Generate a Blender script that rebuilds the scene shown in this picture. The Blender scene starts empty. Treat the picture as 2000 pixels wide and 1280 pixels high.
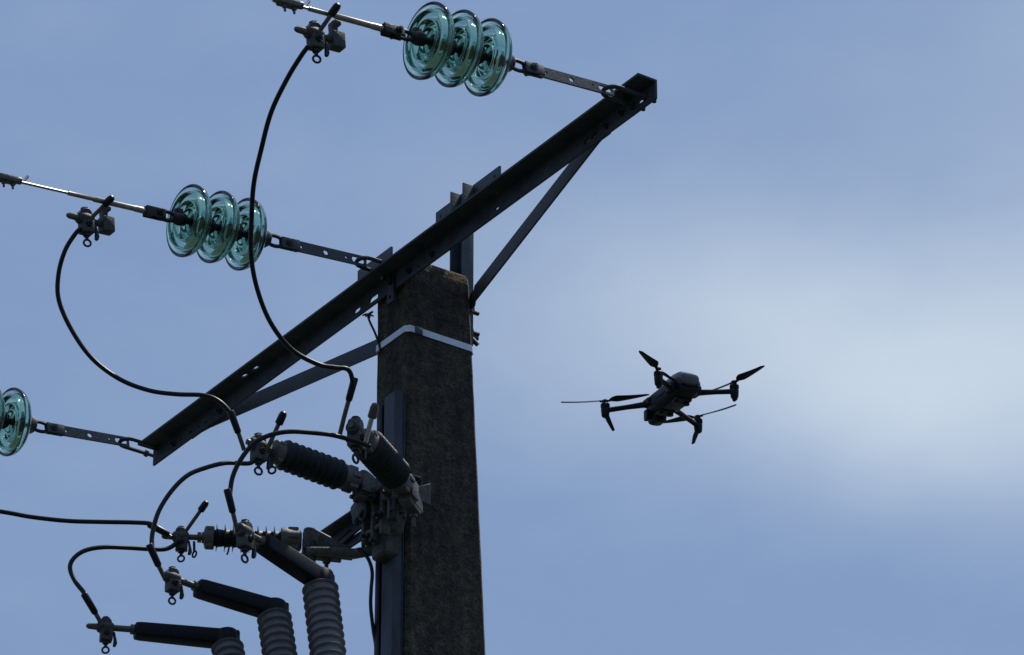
import bpy, bmesh, math, random
from mathutils import Vector as V, Matrix
from mathutils.geometry import delaunay_2d_cdt
R = math.radians
random.seed(4)
sc = bpy.context.scene
COL = sc.collection

# ------------------------------------------------------------------ camera
PITCH, F = R(29.0), 9150.0                      # focal length in photo pixels (photo is 2000 wide)
CAM = V((0, 0, 1.6))
CX = V((1, 0, 0)); CF = V((0, math.cos(PITCH), math.sin(PITCH))); CU = V((0, -math.sin(PITCH), math.cos(PITCH)))
cd = bpy.data.cameras.new('camera'); cam = bpy.data.objects.new('camera', cd); COL.objects.link(cam)
cam.location = CAM; cam.rotation_euler = (math.pi/2 + PITCH, 0, 0)
cd.sensor_width = 36; cd.lens = 36*F/2000; cd.clip_start = .1; cd.clip_end = 20000
sc.camera = cam

# ------------------------------------------------------------------ light, sky, exposure
SUN_EL, SUN_AZ = R(64), R(50)                   # azimuth from +Y towards +X: behind the pole, a little to the right
sd = bpy.data.lights.new('sun', 'SUN'); sun = bpy.data.objects.new('sun', sd); COL.objects.link(sun)
sd.energy = 4.2; sd.angle = R(.5); sd.color = (1, .96, .89)
sdir = V((math.sin(SUN_AZ)*math.cos(SUN_EL), math.cos(SUN_AZ)*math.cos(SUN_EL), math.sin(SUN_EL)))
sun.rotation_euler = sdir.to_track_quat('Z', 'Y').to_euler(); sun.location = (0, 0, 40)

w = bpy.data.worlds.new('World'); sc.world = w; w.use_nodes = True
nt = w.node_tree; nt.nodes.clear(); N = nt.nodes; L = nt.links
def wn(t, **k):
    n = N.new(t)
    for a, b in k.items(): setattr(n, a, b)
    return n
def mth(op, a, b=None, c=None):
    n = wn('ShaderNodeMath', operation=op)
    for i, x in enumerate((a, b, c)):
        if x is None: continue
        if isinstance(x, (int, float)): n.inputs[i].default_value = x
        else: L.new(x, n.inputs[i])
    return n.outputs[0]
out = wn('ShaderNodeOutputWorld'); bg = wn('ShaderNodeBackground'); L.new(bg.outputs[0], out.inputs[0])
sky = wn('ShaderNodeTexSky', sky_type='NISHITA'); sky.sun_disc = False
sky.sun_elevation = SUN_EL; sky.sun_rotation = SUN_AZ; sky.air_density = 1.0; sky.dust_density = 1.2; sky.ozone_density = 1.5
SKY_STRENGTH = .1
bg.inputs[1].default_value = SKY_STRENGTH
tc = wn('ShaderNodeTexCoord'); sp = wn('ShaderNodeSeparateXYZ'); L.new(tc.outputs['Generated'], sp.inputs[0])
def noise(scale, detail, rough, dist=0.0, off=(0, 0, 0), stretch=(1, 1, 1)):
    mp = wn('ShaderNodeMapping'); mp.inputs['Location'].default_value = off; mp.inputs['Scale'].default_value = stretch
    L.new(tc.outputs['Generated'], mp.inputs[0])
    n = wn('ShaderNodeTexNoise'); n.inputs['Scale'].default_value = scale; n.inputs['Detail'].default_value = detail
    n.inputs['Roughness'].default_value = rough; n.inputs['Distortion'].default_value = dist
    L.new(mp.outputs[0], n.inputs['Vector']); return n.outputs[0]
# azimuth and elevation of the view direction, in degrees
az = mth('MULTIPLY', mth('ARCTAN2', sp.outputs[0], sp.outputs[1]), 57.2958)
el = mth('MULTIPLY', mth('ARCSINE', sp.outputs[2]), 57.2958)
n1 = noise(9, 3, .5, .4); n2 = noise(14, 3, .5, .3, (3, 1, 2))
az = mth('ADD', az, mth('MULTIPLY', mth('SUBTRACT', n1, .5), 3.4))
el = mth('ADD', el, mth('MULTIPLY', mth('SUBTRACT', n2, .5), 1.7))
def bank(a0, e0, sa, se, amp, tilt=0.0):        # one soft cloud bank standing at an azimuth / elevation of the sky
    da = mth('SUBTRACT', az, a0); de = mth('SUBTRACT', el, e0)
    de = mth('SUBTRACT', de, mth('MULTIPLY', da, tilt))
    q = mth('ADD', mth('POWER', mth('ABSOLUTE', mth('DIVIDE', da, sa)), 2.0), mth('POWER', mth('ABSOLUTE', mth('DIVIDE', de, se)), 2.0))
    return mth('MULTIPLY', mth('EXPONENT', mth('MULTIPLY', q, -1.0)), amp)
banks = [(6.2, 28.82, 5.6, 1.45, .50, .02), (3.1, 28.92, 3.3, 1.35, .34, -.10), (8.2, 28.3, 3.2, 1.9, .28, .0), (5.6, 27.75, 2.6, .8, .22, -.10), (8.5, 32.0, 4.5, 2.0, .22, .1), (-1.5, 30.9, 3.4, 1.0, .06, .0), (-5, 27.5, 4, 1.2, .05, 0),
         (-40, 40, 22, 9, .5, 0), (38, 48, 20, 10, .6, 0), (150, 45, 60, 12, .5, 0), (-120, 35, 40, 10, .45, 0)]
m = None
for b in banks:
    x = bank(*b); m = x if m is None else mth('ADD', m, x)
fine = noise(24, 4, .55, .2, (1, 5, 2), (1, 1, 2.2))
m = mth('ADD', m, mth('MULTIPLY', mth('SUBTRACT', fine, .5), .20))
m = mth('MINIMUM', mth('MAXIMUM', m, 0.0), 1.0)
# thin high veil everywhere turns the deep blue into a hazy periwinkle
veil = wn('ShaderNodeMix', data_type='RGBA'); veil.inputs[0].default_value = .78
L.new(sky.outputs[0], veil.inputs[6]); veil.inputs[7].default_value = (2.20, 3.30, 5.55, 1)
cl = wn('ShaderNodeMix', data_type='RGBA'); L.new(m, cl.inputs[0]); L.new(veil.outputs[2], cl.inputs[6]); cl.inputs[7].default_value = (6.0, 7.0, 8.1, 1)
L.new(cl.outputs[2], bg.inputs[0])

sc.view_settings.view_transform = 'Standard'; sc.view_settings.look = 'None'
sc.view_settings.exposure = 0; sc.view_settings.gamma = 1; sc.view_settings.use_curve_mapping = False
sc.cycles.sample_clamp_indirect = 25; sc.cycles.max_bounces = 16; sc.cycles.transmission_bounces = 16; sc.cycles.use_denoising = True

# ------------------------------------------------------------------ directions of the place
AL = R(55.2)
D1 = V((math.cos(AL), -math.sin(AL), 0))        # along the crossarm, towards its near end
D2 = V((-math.sin(AL), -math.cos(AL), 0))       # the way the line leaves the pole
UP = V((0, 0, 1))
def ray(px, py): return CF + CX*((px-1000)/F) - CU*((py-640)/F)
def PD(px, py, d): return CAM + ray(px, py)*d
PC = PD(795, 530, 16.1)                         # front vertical edge of the pole, just under its top
def hit(px, py, p, n):
    r = ray(px, py); return CAM + r*((p-CAM).dot(n)/r.dot(n))
def PW(px, py, w): return hit(px, py, PC + D2*w, D2)      # on a vertical plane parallel to the crossarm
def PA(px, py, a): return hit(px, py, PC + D1*a, D1)      # on a vertical plane along the line
def PZ(px, py, z): return hit(px, py, V((0, 0, z)), UP)
def depth(p): return (p-CAM).dot(CF)
def at(a, w, z): return V((PC.x, PC.y, 0)) + D1*a + D2*w + UP*z
def coords(p):
    q = p-PC; return q.dot(D1), q.dot(D2), p.z

# ------------------------------------------------------------------ materials
MATS = {}
def mat(name, col, rough=.6, metal=0.0, var=.35, scale=18, bump=0.0, bscale=60, col2=None, spec=.5, stretch=(1, 1, 1)):
    if name in MATS: return MATS[name]
    m = bpy.data.materials.new(name); m.use_nodes = True; t = m.node_tree; b = t.nodes['Principled BSDF']
    tc = t.nodes.new('ShaderNodeTexCoord'); mp = t.nodes.new('ShaderNodeMapping'); mp.inputs['Scale'].default_value = stretch
    t.links.new(tc.outputs['Object'], mp.inputs[0])
    n = t.nodes.new('ShaderNodeTexNoise'); n.inputs['Scale'].default_value = scale; n.inputs['Detail'].default_value = 6; n.inputs['Roughness'].default_value = .65
    t.links.new(mp.outputs[0], n.inputs['Vector'])
    r = t.nodes.new('ShaderNodeValToRGB'); t.links.new(n.outputs[0], r.inputs[0])
    c2 = col2 or tuple(c*(1+var) for c in col); c1 = tuple(c*(1-var) for c in col)
    r.color_ramp.elements[0].position = .3; r.color_ramp.elements[1].position = .72
    r.color_ramp.elements[0].color = (*c1, 1); r.color_ramp.elements[1].color = (*c2, 1)
    t.links.new(r.outputs[0], b.inputs['Base Color'])
    rr = t.nodes.new('ShaderNodeMapRange'); t.links.new(n.outputs[0], rr.inputs[0]); rr.inputs[3].default_value = max(.05, rough-.12); rr.inputs[4].default_value = min(1, rough+.12)
    t.links.new(rr.outputs[0], b.inputs['Roughness'])
    b.inputs['Metallic'].default_value = metal; b.inputs['Specular IOR Level'].default_value = spec
    if bump:
        n2 = t.nodes.new('ShaderNodeTexNoise'); n2.inputs['Scale'].default_value = bscale; n2.inputs['Detail'].default_value = 4
        t.links.new(mp.outputs[0], n2.inputs['Vector'])
        bp = t.nodes.new('ShaderNodeBump'); bp.inputs['Strength'].default_value = bump; bp.inputs['Distance'].default_value = .004
        t.links.new(n2.outputs[0], bp.inputs['Height']); t.links.new(bp.outputs[0], b.inputs['Normal'])
    MATS[name] = m; return m
STEEL = mat('weathered_steel', (.025, .038, .048), .64, .0, .55, 14, .3, 90, col2=(.045, .056, .064), spec=.3)
GALV = mat('galvanised_steel', (.040, .053, .066), .55, .0, .4, 16, .15, 120, spec=.35)
GUARD = mat('zinc_sheet', (.040, .050, .068), .55, .1, .55, 13, .2, 60, stretch=(1, 1, .35), spec=.3)
CAST = mat('cast_aluminium', (.042, .044, .042), .6, .1, .65, 40, .5, 140, spec=.4)
CAPM = mat('grey_end_fitting', (.075, .078, .072), .55, .1, .35, 30, .2, 120, spec=.4)
BRIGHT = mat('bright_aluminium', (.36, .355, .32), .36, .8, .2, 30)
ROD = mat('dull_copper_rod', (.075, .068, .052), .42, .4, .3, 40)
IRON = mat('dark_iron', (.013, .014, .018), .5, .1, .5, 40, .3, 120, spec=.35)
RUBBER = mat('black_rubber', (.006, .007, .009), .42, 0, .3, 30, spec=.25)
BRKT = mat('weathered_casting', (.060, .063, .058), .62, .05, .7, 34, .6, 120, spec=.4)
HOUSING = mat('dark_silicone', (.011, .017, .020), .5, 0, .4, 25, .1, 80, spec=.2)
BOOT = mat('heat_shrink', (.004, .0055, .010), .5, 0, .4, 22, .15, 50, spec=.16)
SHEDM = mat('grey_silicone', (.16, .163, .19), .7, 0, .25, 14, spec=.3)
BAND = mat('stainless_strap', (.50, .54, .60), .38, .3, .2, 24)
STRAND = mat('aluminium_wire', (.26, .25, .22), .4, .75, .25, 60)
HULL = mat('dark_plastic', (.0045, .006, .009), .48, 0, .25, 30, spec=.22)
PROP = mat('prop_plastic', (.010, .011, .015), .5, 0, .2, 30, spec=.3)
LENS = mat('camera_glass', (.006, .006, .010), .08, 0, .1, 5)

def concrete():
    m = bpy.data.materials.new('pole_concrete'); m.use_nodes = True; t = m.node_tree; b = t.nodes['Principled BSDF']; K = t.links
    def nd(ty, **k):
        n = t.nodes.new(ty)
        for a, v in k.items(): n.inputs[a].default_value = v
        return n
    tc = nd('ShaderNodeTexCoord')
    a = nd('ShaderNodeTexNoise', Scale=95.0, Detail=6.0, Roughness=.75); K.new(tc.outputs['Object'], a.inputs['Vector'])
    g = nd('ShaderNodeTexVoronoi', Scale=85.0); K.new(tc.outputs['Object'], g.inputs['Vector'])
    mp = nd('ShaderNodeMapping'); mp.inputs['Scale'].default_value = (7, 7, 1.1); K.new(tc.outputs['Object'], mp.inputs[0])
    s = nd('ShaderNodeTexNoise', Scale=2.2, Detail=5.0, Roughness=.6); K.new(mp.outputs[0], s.inputs['Vector'])
    r1 = t.nodes.new('ShaderNodeValToRGB'); K.new(a.outputs[0], r1.inputs[0]); e = r1.color_ramp.elements
    e[0].position = .33; e[0].color = (.020, .020, .020, 1); e[1].position = .74; e[1].color = (.098, .088, .073, 1)
    r2 = t.nodes.new('ShaderNodeValToRGB'); K.new(s.outputs[0], r2.inputs[0]); e = r2.color_ramp.elements
    e[0].position = .3; e[0].color = (.50, .50, .54, 1); e[1].position = .7; e[1].color = (1.35, 1.28, 1.12, 1)
    a2 = nd('ShaderNodeTexNoise', Scale=30.0, Detail=4.0, Roughness=.7); K.new(tc.outputs['Object'], a2.inputs['Vector'])
    r4 = t.nodes.new('ShaderNodeValToRGB'); K.new(a2.outputs[0], r4.inputs[0]); e = r4.color_ramp.elements
    e[0].position = .38; e[0].color = (.58, .58, .60, 1); e[1].position = .64; e[1].color = (1.4, 1.36, 1.26, 1)
    m0 = nd('ShaderNodeMix'); m0.data_type = 'RGBA'; m0.blend_type = 'MULTIPLY'; m0.inputs[0].default_value = 1
    K.new(r1.outputs[0], m0.inputs[6]); K.new(r4.outputs[0], m0.inputs[7])
    mx = nd('ShaderNodeMix'); mx.data_type = 'RGBA'; mx.blend_type = 'MULTIPLY'; mx.inputs[0].default_value = 1
    K.new(m0.outputs[2], mx.inputs[6]); K.new(r2.outputs[0], mx.inputs[7])
    # ochre lichen crusts around the head of the pole
    l = nd('ShaderNodeTexNoise', Scale=10.0, Detail=6.0, Roughness=.7); K.new(tc.outputs['Object'], l.inputs['Vector'])
    sp = nd('ShaderNodeSeparateXYZ'); K.new(tc.outputs['Object'], sp.inputs[0])
    hz = nd('ShaderNodeMapRange'); K.new(sp.outputs[2], hz.inputs[0]); hz.inputs[1].default_value = -.16; hz.inputs[2].default_value = .02
    ad = nd('ShaderNodeMath'); ad.operation = 'MULTIPLY'; K.new(l.outputs[0], ad.inputs[0]); K.new(hz.outputs[0], ad.inputs[1])
    r3 = t.nodes.new('ShaderNodeValToRGB'); K.new(ad.outputs[0], r3.inputs[0]); r3.color_ramp.elements[0].position = .34; r3.color_ramp.elements[1].position = .50
    m2 = nd('ShaderNodeMix'); m2.data_type = 'RGBA'; K.new(r3.outputs[0], m2.inputs[0]); K.new(mx.outputs[2], m2.inputs[6]); m2.inputs[7].default_value = (.20, .13, .045, 1)
    K.new(m2.outputs[2], b.inputs['Base Color']); b.inputs['Roughness'].default_value = .92; b.inputs['Specular IOR Level'].default_value = .25
    bp = nd('ShaderNodeBump', Strength=.9, Distance=.006); ma = nd('ShaderNodeMath'); ma.operation = 'ADD'
    K.new(a.outputs[0], ma.inputs[0]); K.new(g.outputs[0], ma.inputs[1]); K.new(ma.outputs[0], bp.inputs['Height']); K.new(bp.outputs[0], b.inputs['Normal'])
    return m
CONC = concrete()
def glass():
    m = bpy.data.materials.new('green_glass'); m.use_nodes = True; t = m.node_tree; b = t.nodes['Principled BSDF']
    b.inputs['Base Color'].default_value = (.97, .99, .98, 1); b.inputs['Roughness'].default_value = .04; b.inputs['IOR'].default_value = 1.5
    b.inputs['Transmission Weight'].default_value = 1
    va = t.nodes.new('ShaderNodeVolumeAbsorption'); va.inputs['Color'].default_value = (.25, .63, .51, 1); va.inputs['Density'].default_value = 29
    t.links.new(va.outputs[0], t.nodes['Material Output'].inputs['Volume'])
    n = t.nodes.new('ShaderNodeTexNoise'); n.inputs['Scale'].default_value = 16; tc = t.nodes.new('ShaderNodeTexCoord'); t.links.new(tc.outputs['Object'], n.inputs['Vector'])
    bp = t.nodes.new('ShaderNodeBump'); bp.inputs['Strength'].default_value = .05; bp.inputs['Distance'].default_value = .01
    t.links.new(n.outputs[0], bp.inputs['Height']); t.links.new(bp.outputs[0], b.inputs['Normal'])
    return m
GLASS = glass()

# ------------------------------------------------------------------ mesh helpers
def frame(o, x, z=UP):                          # matrix: origin o, X along x, Z as close to z as possible
    x = x.normalized(); y = z.cross(x)
    if y.length < 1e-4: y = V((0, 1, 0)).cross(x)
    y.normalize(); zz = x.cross(y)
    M = Matrix((x, y, zz)).transposed().to_4x4(); M.translation = o; return M
class MB:
    def __init__(s, T=None): s.v = []; s.f = []; s.T = T or Matrix.Identity(4)
    def add(s, vs, fs):
        k = len(s.v); s.v += [s.T @ V(p) for p in vs]; s.f += [[i+k for i in f] for f in fs]; return s
    def bm(s, b):
        b.verts.index_update(); s.add([v.co.copy() for v in b.verts], [[v.index for v in f.verts] for f in b.faces]); b.free(); return s
    def box(s, c, size, bev=.003, M=None):
        b = bmesh.new(); bmesh.ops.create_cube(b, size=1)
        for v in b.verts: v.co = V((v.co.x*size[0], v.co.y*size[1], v.co.z*size[2]))
        bev = min(bev, min(size)*.3)
        if bev > 0: bmesh.ops.bevel(b, geom=b.edges[:], offset=bev, segments=2, affect='EDGES', profile=.6)
        X = Matrix.Translation(V(c)) @ (M or Matrix.Identity(4))
        for v in b.verts: v.co = X @ v.co
        return s.bm(b)
    def tube(s, pts, r, n=10, closed=False, caps=True):
        pts = [V(p) for p in pts]; m = len(pts); rs = r if isinstance(r, (list, tuple)) else [r]*m
        tg = []
        for i in range(m):
            a = pts[i-1] if (i or closed) else pts[0]; c = pts[(i+1) % m] if (i < m-1 or closed) else pts[-1]
            tg.append((c-a).normalized())
        u = tg[0].orthogonal().normalized(); vs = []; fs = []
        for i in range(m):
            u = (u - tg[i]*u.dot(tg[i])).normalized(); q = tg[i].cross(u)
            for k in range(n):
                a = 2*math.pi*k/n; vs.append(pts[i] + (u*math.cos(a) + q*math.sin(a))*rs[i])
        for i in range(m if closed else m-1):
            j = (i+1) % m
            for k in range(n): fs.append([i*n+k, i*n+(k+1) % n, j*n+(k+1) % n, j*n+k])
        if caps and not closed: fs.append(list(range(n))[::-1]); fs.append([(m-1)*n+k for k in range(n)])
        return s.add(vs, fs)
    def lathe(s, prof, n=40, o=(0, 0, 0), ax=(1, 0, 0), loop=False):   # prof: (t, r) along ax
        o = V(o); ax = V(ax).normalized(); u = ax.orthogonal().normalized(); q = ax.cross(u); vs = []; fs = []; rows = []
        for t, r in prof:
            if r < 1e-6: rows.append([len(vs)]); vs.append(o+ax*t)
            else:
                rows.append(list(range(len(vs), len(vs)+n)))
                for k in range(n):
                    a = 2*math.pi*k/n; vs.append(o + ax*t + (u*math.cos(a)+q*math.sin(a))*r)
        pr = list(zip(rows, rows[1:])) + ([(rows[-1], rows[0])] if loop else [])
        for A, B in pr:
            for k in range(n):
                l = (k+1) % n
                if len(A) == 1 and len(B) == 1: continue
                if len(A) == 1: fs.append([A[0], B[l], B[k]])
                elif len(B) == 1: fs.append([A[k], A[l], B[0]])
                else: fs.append([A[k], A[l], B[l], B[k]])
        if not loop:
            if len(rows[0]) > 1: fs.append(rows[0][::-1])
            if len(rows[-1]) > 1: fs.append(rows[-1])
        return s.add(vs, fs)
    def ring(s, c, nrm, Rr, r, n=24, m=8, sx=1.0, ax=None):
        nrm = V(nrm).normalized(); u = (V(ax) if ax is not None else nrm.orthogonal()).normalized(); q = nrm.cross(u)
        return s.tube([V(c) + u*(Rr*sx*math.cos(2*math.pi*k/n)) + q*(Rr*math.sin(2*math.pi*k/n)) for k in range(n)], r, m, closed=True)
    def hexa(s, c, ax, r, h): return s.lathe([(-h/2, r*.9), (-h*.42, r), (h*.42, r), (h/2, r*.9)], 6, c, ax)
    def prism(s, poly, th, bev=.002, M=None):   # poly in local XZ, thickness along Y
        b = bmesh.new(); vs = [b.verts.new((x, -th/2, z)) for x, z in poly]; f = b.faces.new(vs)
        e = bmesh.ops.extrude_face_region(b, geom=[f]); bmesh.ops.translate(b, vec=(0, th, 0), verts=[g for g in e['geom'] if isinstance(g, bmesh.types.BMVert)])
        if bev: bmesh.ops.bevel(b, geom=b.edges[:], offset=bev, segments=1, affect='EDGES')
        if M is not None:
            for v in b.verts: v.co = M @ v.co
        return s.bm(b)
    def plate(s, poly, holes, th, M=None):      # flat plate with through holes; poly in local XZ, thickness along Y
        vs = []; ed = []
        for lp in [poly]+holes:
            k = len(vs); vs += [V((x, z)) for x, z in lp]; ed += [(k+i, k+(i+1) % len(lp)) for i in range(len(lp))]
        ov, oe, of, _, _, _ = delaunay_2d_cdt(vs, ed, [], 1, 1e-6)
        def inside(p, lp):
            c = False
            for i in range(len(lp)):
                (x1, y1), (x2, y2) = lp[i-1], lp[i]
                if (y1 > p[1]) != (y2 > p[1]) and p[0] < (x2-x1)*(p[1]-y1)/(y2-y1)+x1: c = not c
            return c
        tri = []
        for f in of:
            c = sum((ov[i] for i in f), V((0, 0)))/len(f)
            if inside(c, poly) and not any(inside(c, h) for h in holes): tri.append(list(f))
        cnt = {}
        for f in tri:
            for i in range(len(f)): k = (f[i], f[(i+1) % len(f)]); cnt[k] = 1
        n = len(ov); X = M or Matrix.Identity(4)
        P = [X @ V((p.x, -th/2, p.y)) for p in ov] + [X @ V((p.x, th/2, p.y)) for p in ov]
        fs = [f for f in tri] + [[i+n for i in f[::-1]] for f in tri]
        for (a, b) in cnt:
            if (b, a) not in cnt: fs.append([b, a, a+n, b+n])
        return s.add(P, fs)
    def build(s, name, m, parent=None, origin=None, sharp=35):
        o0 = origin if origin is not None else (V(parent['_o']) if parent is not None and '_o' in parent else V((0, 0, 0)))
        me = bpy.data.meshes.new(name); me.from_pydata([p-o0 for p in s.v], [], s.f)
        b = bmesh.new(); b.from_mesh(me); bmesh.ops.recalc_face_normals(b, faces=b.faces); b.to_mesh(me); b.free()
        me.shade_smooth(); me.set_sharp_from_angle(angle=R(sharp)); me.materials.append(m)
        o = bpy.data.objects.new(name, me); COL.objects.link(o)
        if parent is not None: o.parent = parent; o['_o'] = list(o0)
        else: o.location = o0; o['_o'] = list(o0)
        return o
def slot(x, z, hl, r, ang=0, n=6):              # oblong hole outline
    p = []
    for s_ in (1, -1):
        for k in range(n+1):
            a = -math.pi/2 + math.pi*k/n + (0 if s_ > 0 else math.pi); p.append((s_*hl + r*math.cos(a), r*math.sin(a)))
    c, s2 = math.cos(ang), math.sin(ang)
    return [(x + c*a - s2*b, z + s2*a + c*b) for a, b in p]
def tag(o, label, cat, group=None, kind=None):
    if label: o['label'] = label
    if cat: o['category'] = cat
    if group: o['group'] = group
    if kind: o['kind'] = kind
    return o
def thing(name, loc, label, cat, group=None):
    o = bpy.data.objects.new(name, None); COL.objects.link(o); o.location = loc; o['_o'] = list(loc); o.empty_display_size = .1
    return tag(o, label, cat, group)
def spline(pts, step=6):                        # Catmull-Rom through 3D points
    P = [pts[0]*2-pts[1]] + pts + [pts[-1]*2-pts[-2]]; o = []
    for i in range(1, len(P)-2):
        a, b, c, d = P[i-1:i+3]
        for k in range(step):
            t = k/step; o.append(.5*((2*b) + (c-a)*t + (2*a-5*b+4*c-d)*t*t + (3*b-a-3*c+d)*t*t*t))
    o.append(P[-2]); return o
def bolt(mb, p, ax, r=.011, h=.014, tail=.03):
    ax = V(ax).normalized(); mb.hexa(V(p)+ax*h/2, ax, r, h); mb.tube([V(p), V(p)+ax*tail], r*.5, 8)

# ------------------------------------------------------------------ ground
g = MB(); n = 48; S = 6000
g.add([(-S, -S, 0), (S, -S, 0), (S, S, 0), (-S, S, 0)], [[0, 1, 2, 3]])
go = g.build('ground', mat('meadow_grass', (.040, .046, .036), .9, 0, .4, .8)); tag(go, None, None, kind='structure')

# ------------------------------------------------------------------ concrete pole
ZTOP = PW(795, 499, 0).z
CC = PC - D1*.099 - D2*.133
def pole_ring(z, inset=0.0, ch=.015):
    d = ZTOP-z; h1 = .099 + .004*d - inset; h2 = .133 + .020*d - inset; c = V((CC.x, CC.y, z)) + CX*(.025*d)
    o = []
    for a, b in ((1, 1), (-1, 1), (-1, -1), (1, -1)):
        p = [(a*(h1-ch), b*h2), (a*h1, b*(h2-ch))]
        if a*b > 0: p.reverse()
        o += [c + D1*q[0] + D2*q[1] for q in p]
    return o
pole = thing('concrete_pole', V((CC.x, CC.y, 0)), 'tall tapering dark concrete utility pole with lichen on its head', 'pole')
m = MB(); zs = [ZTOP, ZTOP-.006, ZTOP-.03]; z = ZTOP-.03
while z > ZTOP-2.2: z -= .05; zs.append(z)
zs.append(-.4)
rows = [pole_ring(z, .007 if i == 0 else (.002 if i == 1 else 0)) for i, z in enumerate(zs)]
rnd = random.Random(2)
for i, r_ in enumerate(rows):                   # cast concrete is never quite straight: nibbled arrises
    if 0 < i < len(rows)-1:
        for k in range(8): r_[k] = r_[k] + (D1*rnd.uniform(-1, 1) + D2*rnd.uniform(-1, 1))*.0008
vs = [p for r_ in rows for p in r_]; fs = [list(range(8))]
for i in range(len(rows)-1):
    for k in range(8): fs.append([i*8+k, i*8+(k+1) % 8, (i+1)*8+(k+1) % 8, (i+1)*8+k])
m.add(vs, fs)
shaft = m.build('shaft', CONC, None, origin=V((CC.x, CC.y, ZTOP)), sharp=30)
shaft.parent = pole; shaft.location = (0, 0, ZTOP)

# stainless band
bandz = PW(795, 640, 0).z
band = MB()
def band_loop(z, e): return [p + (p-V((CC.x, CC.y, z))).normalized()*e for p in pole_ring(z, -.0005)]
hb = .0125; lo, li = [], []
ring4 = [band_loop(bandz+hb, .004), band_loop(bandz-hb, .004), band_loop(bandz-hb, .001), band_loop(bandz+hb, .001)]
vs = [p for r_ in ring4 for p in r_]; fs = []
for i in range(4):
    j = (i+1) % 4
    for k in range(8): fs.append([i*8+k, i*8+(k+1) % 8, j*8+(k+1) % 8, j*8+k])
band.add(vs, fs)
bt = thing('steel_band', V((CC.x, CC.y, bandz)), 'bright stainless steel strap wrapped around the concrete pole below the crossarm', 'strap')
band.build('strap', BAND, bt)
ov = MB(); fc = at(coords(V((CC.x, CC.y, bandz)))[0], 0, bandz); pr_ = pole_ring(bandz); ca_ = pr_[0]; da_ = (pr_[7]-pr_[0]).normalized(); na_ = V((-da_.y, da_.x, 0)); na_ = na_ if na_.dot(D1) > 0 else -na_
ov.box(V((0, 0, 0)), (.030, .003, .027), .001, frame(ca_ + da_*.030 + na_*.005, da_)); ov.build('clip', GALV, bt)

# ------------------------------------------------------------------ crossarm
z0 = PW(1280, 192, .02).z
A0 = coords(PW(298, 915, .02))[0]; A1 = coords(PW(1280, 192, .02))[0]
zfar = PW(298, 915, .02).z
AH, TH = .072, .008; W0 = .012
mid = at(0, 0, z0)
arm = thing('steel_crossarm', at(-.1, W0, z0), 'long dark angle iron crossarm on two braces, bolted across the head of the pole', 'crossarm')
MW = frame(at(0, W0+TH/2, z0), D1)              # local X along D1, Y = UP x D1 , Z up
def aw(px, py, w): return coords(PW(px, py, w))
def hole_at(px, py, hl, r, ang=0):
    a, _, z = aw(px, py, W0+TH); return slot(a, min(max(z-z0, r+.012), AH-r-.012), hl, r, ang)
holes = [hole_at(*h) for h in ((1252, 197, .010, .007), (1195, 240, .0, .006), (1160, 266, .010, .007), (1147, 275, .010, .007), (970, 407, .008, .006), (817, 521, .001, .005),
         (730, 582, .020, .011), (697, 606, .012, .009), (316, 884, .003, .006), (353, 858, .002, .006), (372, 844, .002, .006), (402, 825, .002, .005), (388, 834, .002, .004))]
b = MB(); b.plate([(A0, 0), (A1, 0), (A1, AH), (A0, AH)], holes, TH, MW)
HW = .068
MH = frame(at(0, W0+TH, z0+AH-TH/2), D1, D2)    # horizontal flange: local Z along D2, Y vertical
def hole_h(px, py, hl, r):
    p = PZ(px, py, z0+AH-TH); a, w_, _ = coords(p); return slot(a, min(max(w_-W0-TH, .015), HW-.015), hl, r)
b.plate([(A0, .001), (A1, .001), (A1, HW), (A0, HW)], [hole_h(500, 720, .010, .007), hole_h(478, 735, .010, .007)], TH, MH)
b.build('angle_bar', STEEL, arm)
# raised plate for the middle string, between pole and angle bar
pa, _, pz = aw(700, 528, .008); pb, _, pz2 = aw(765, 484, .008)
p = MB(); p.plate([(pa, .046), (pb, .046), (pb, (pz+pz2)/2-z0), (pa, (pz+pz2)/2-z0)], [slot(pa+.03, .115, 0, .006)], .008, frame(at(0, .007, z0), D1))
p.build('raised_plate', GALV, arm)
# hanger plate under the arm against the pole
ha = aw(766, 600, .02)
p = MB(); p.plate([(-.020, -.052), (.020, -.052), (.020, .05), (-.020, .05)], [slot(0, -.030, 0, .007)], .007, frame(at(ha[0], W0+TH+.006, z0), D1))
bolt(p, at(ha[0], W0+TH+.010, z0+.035), D2, .015, .014, .035); p.build('hanger_plate', IRON, arm)
for px, py in ((800, 530), (845, 497), (1215, 222), (430, 806), (340, 868), (1185, 247)):
    a, _, z = aw(px, py, W0+TH); bl = MB(); bolt(bl, at(a, W0+TH-.001, min(max(z, z0+.02), z0+AH-.03)), D2, .011, .011, .022); bl.build('bolt', IRON, arm)
for px, py, in ((1284, 190), (1258, 212)):
    a, _, z = aw(px, py, W0); bl = MB(); bolt(bl, at(min(a, A1-.012), W0+.004, z0+.001), -UP, .008, .009, .011); bl.build('bolt', IRON, arm)
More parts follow.
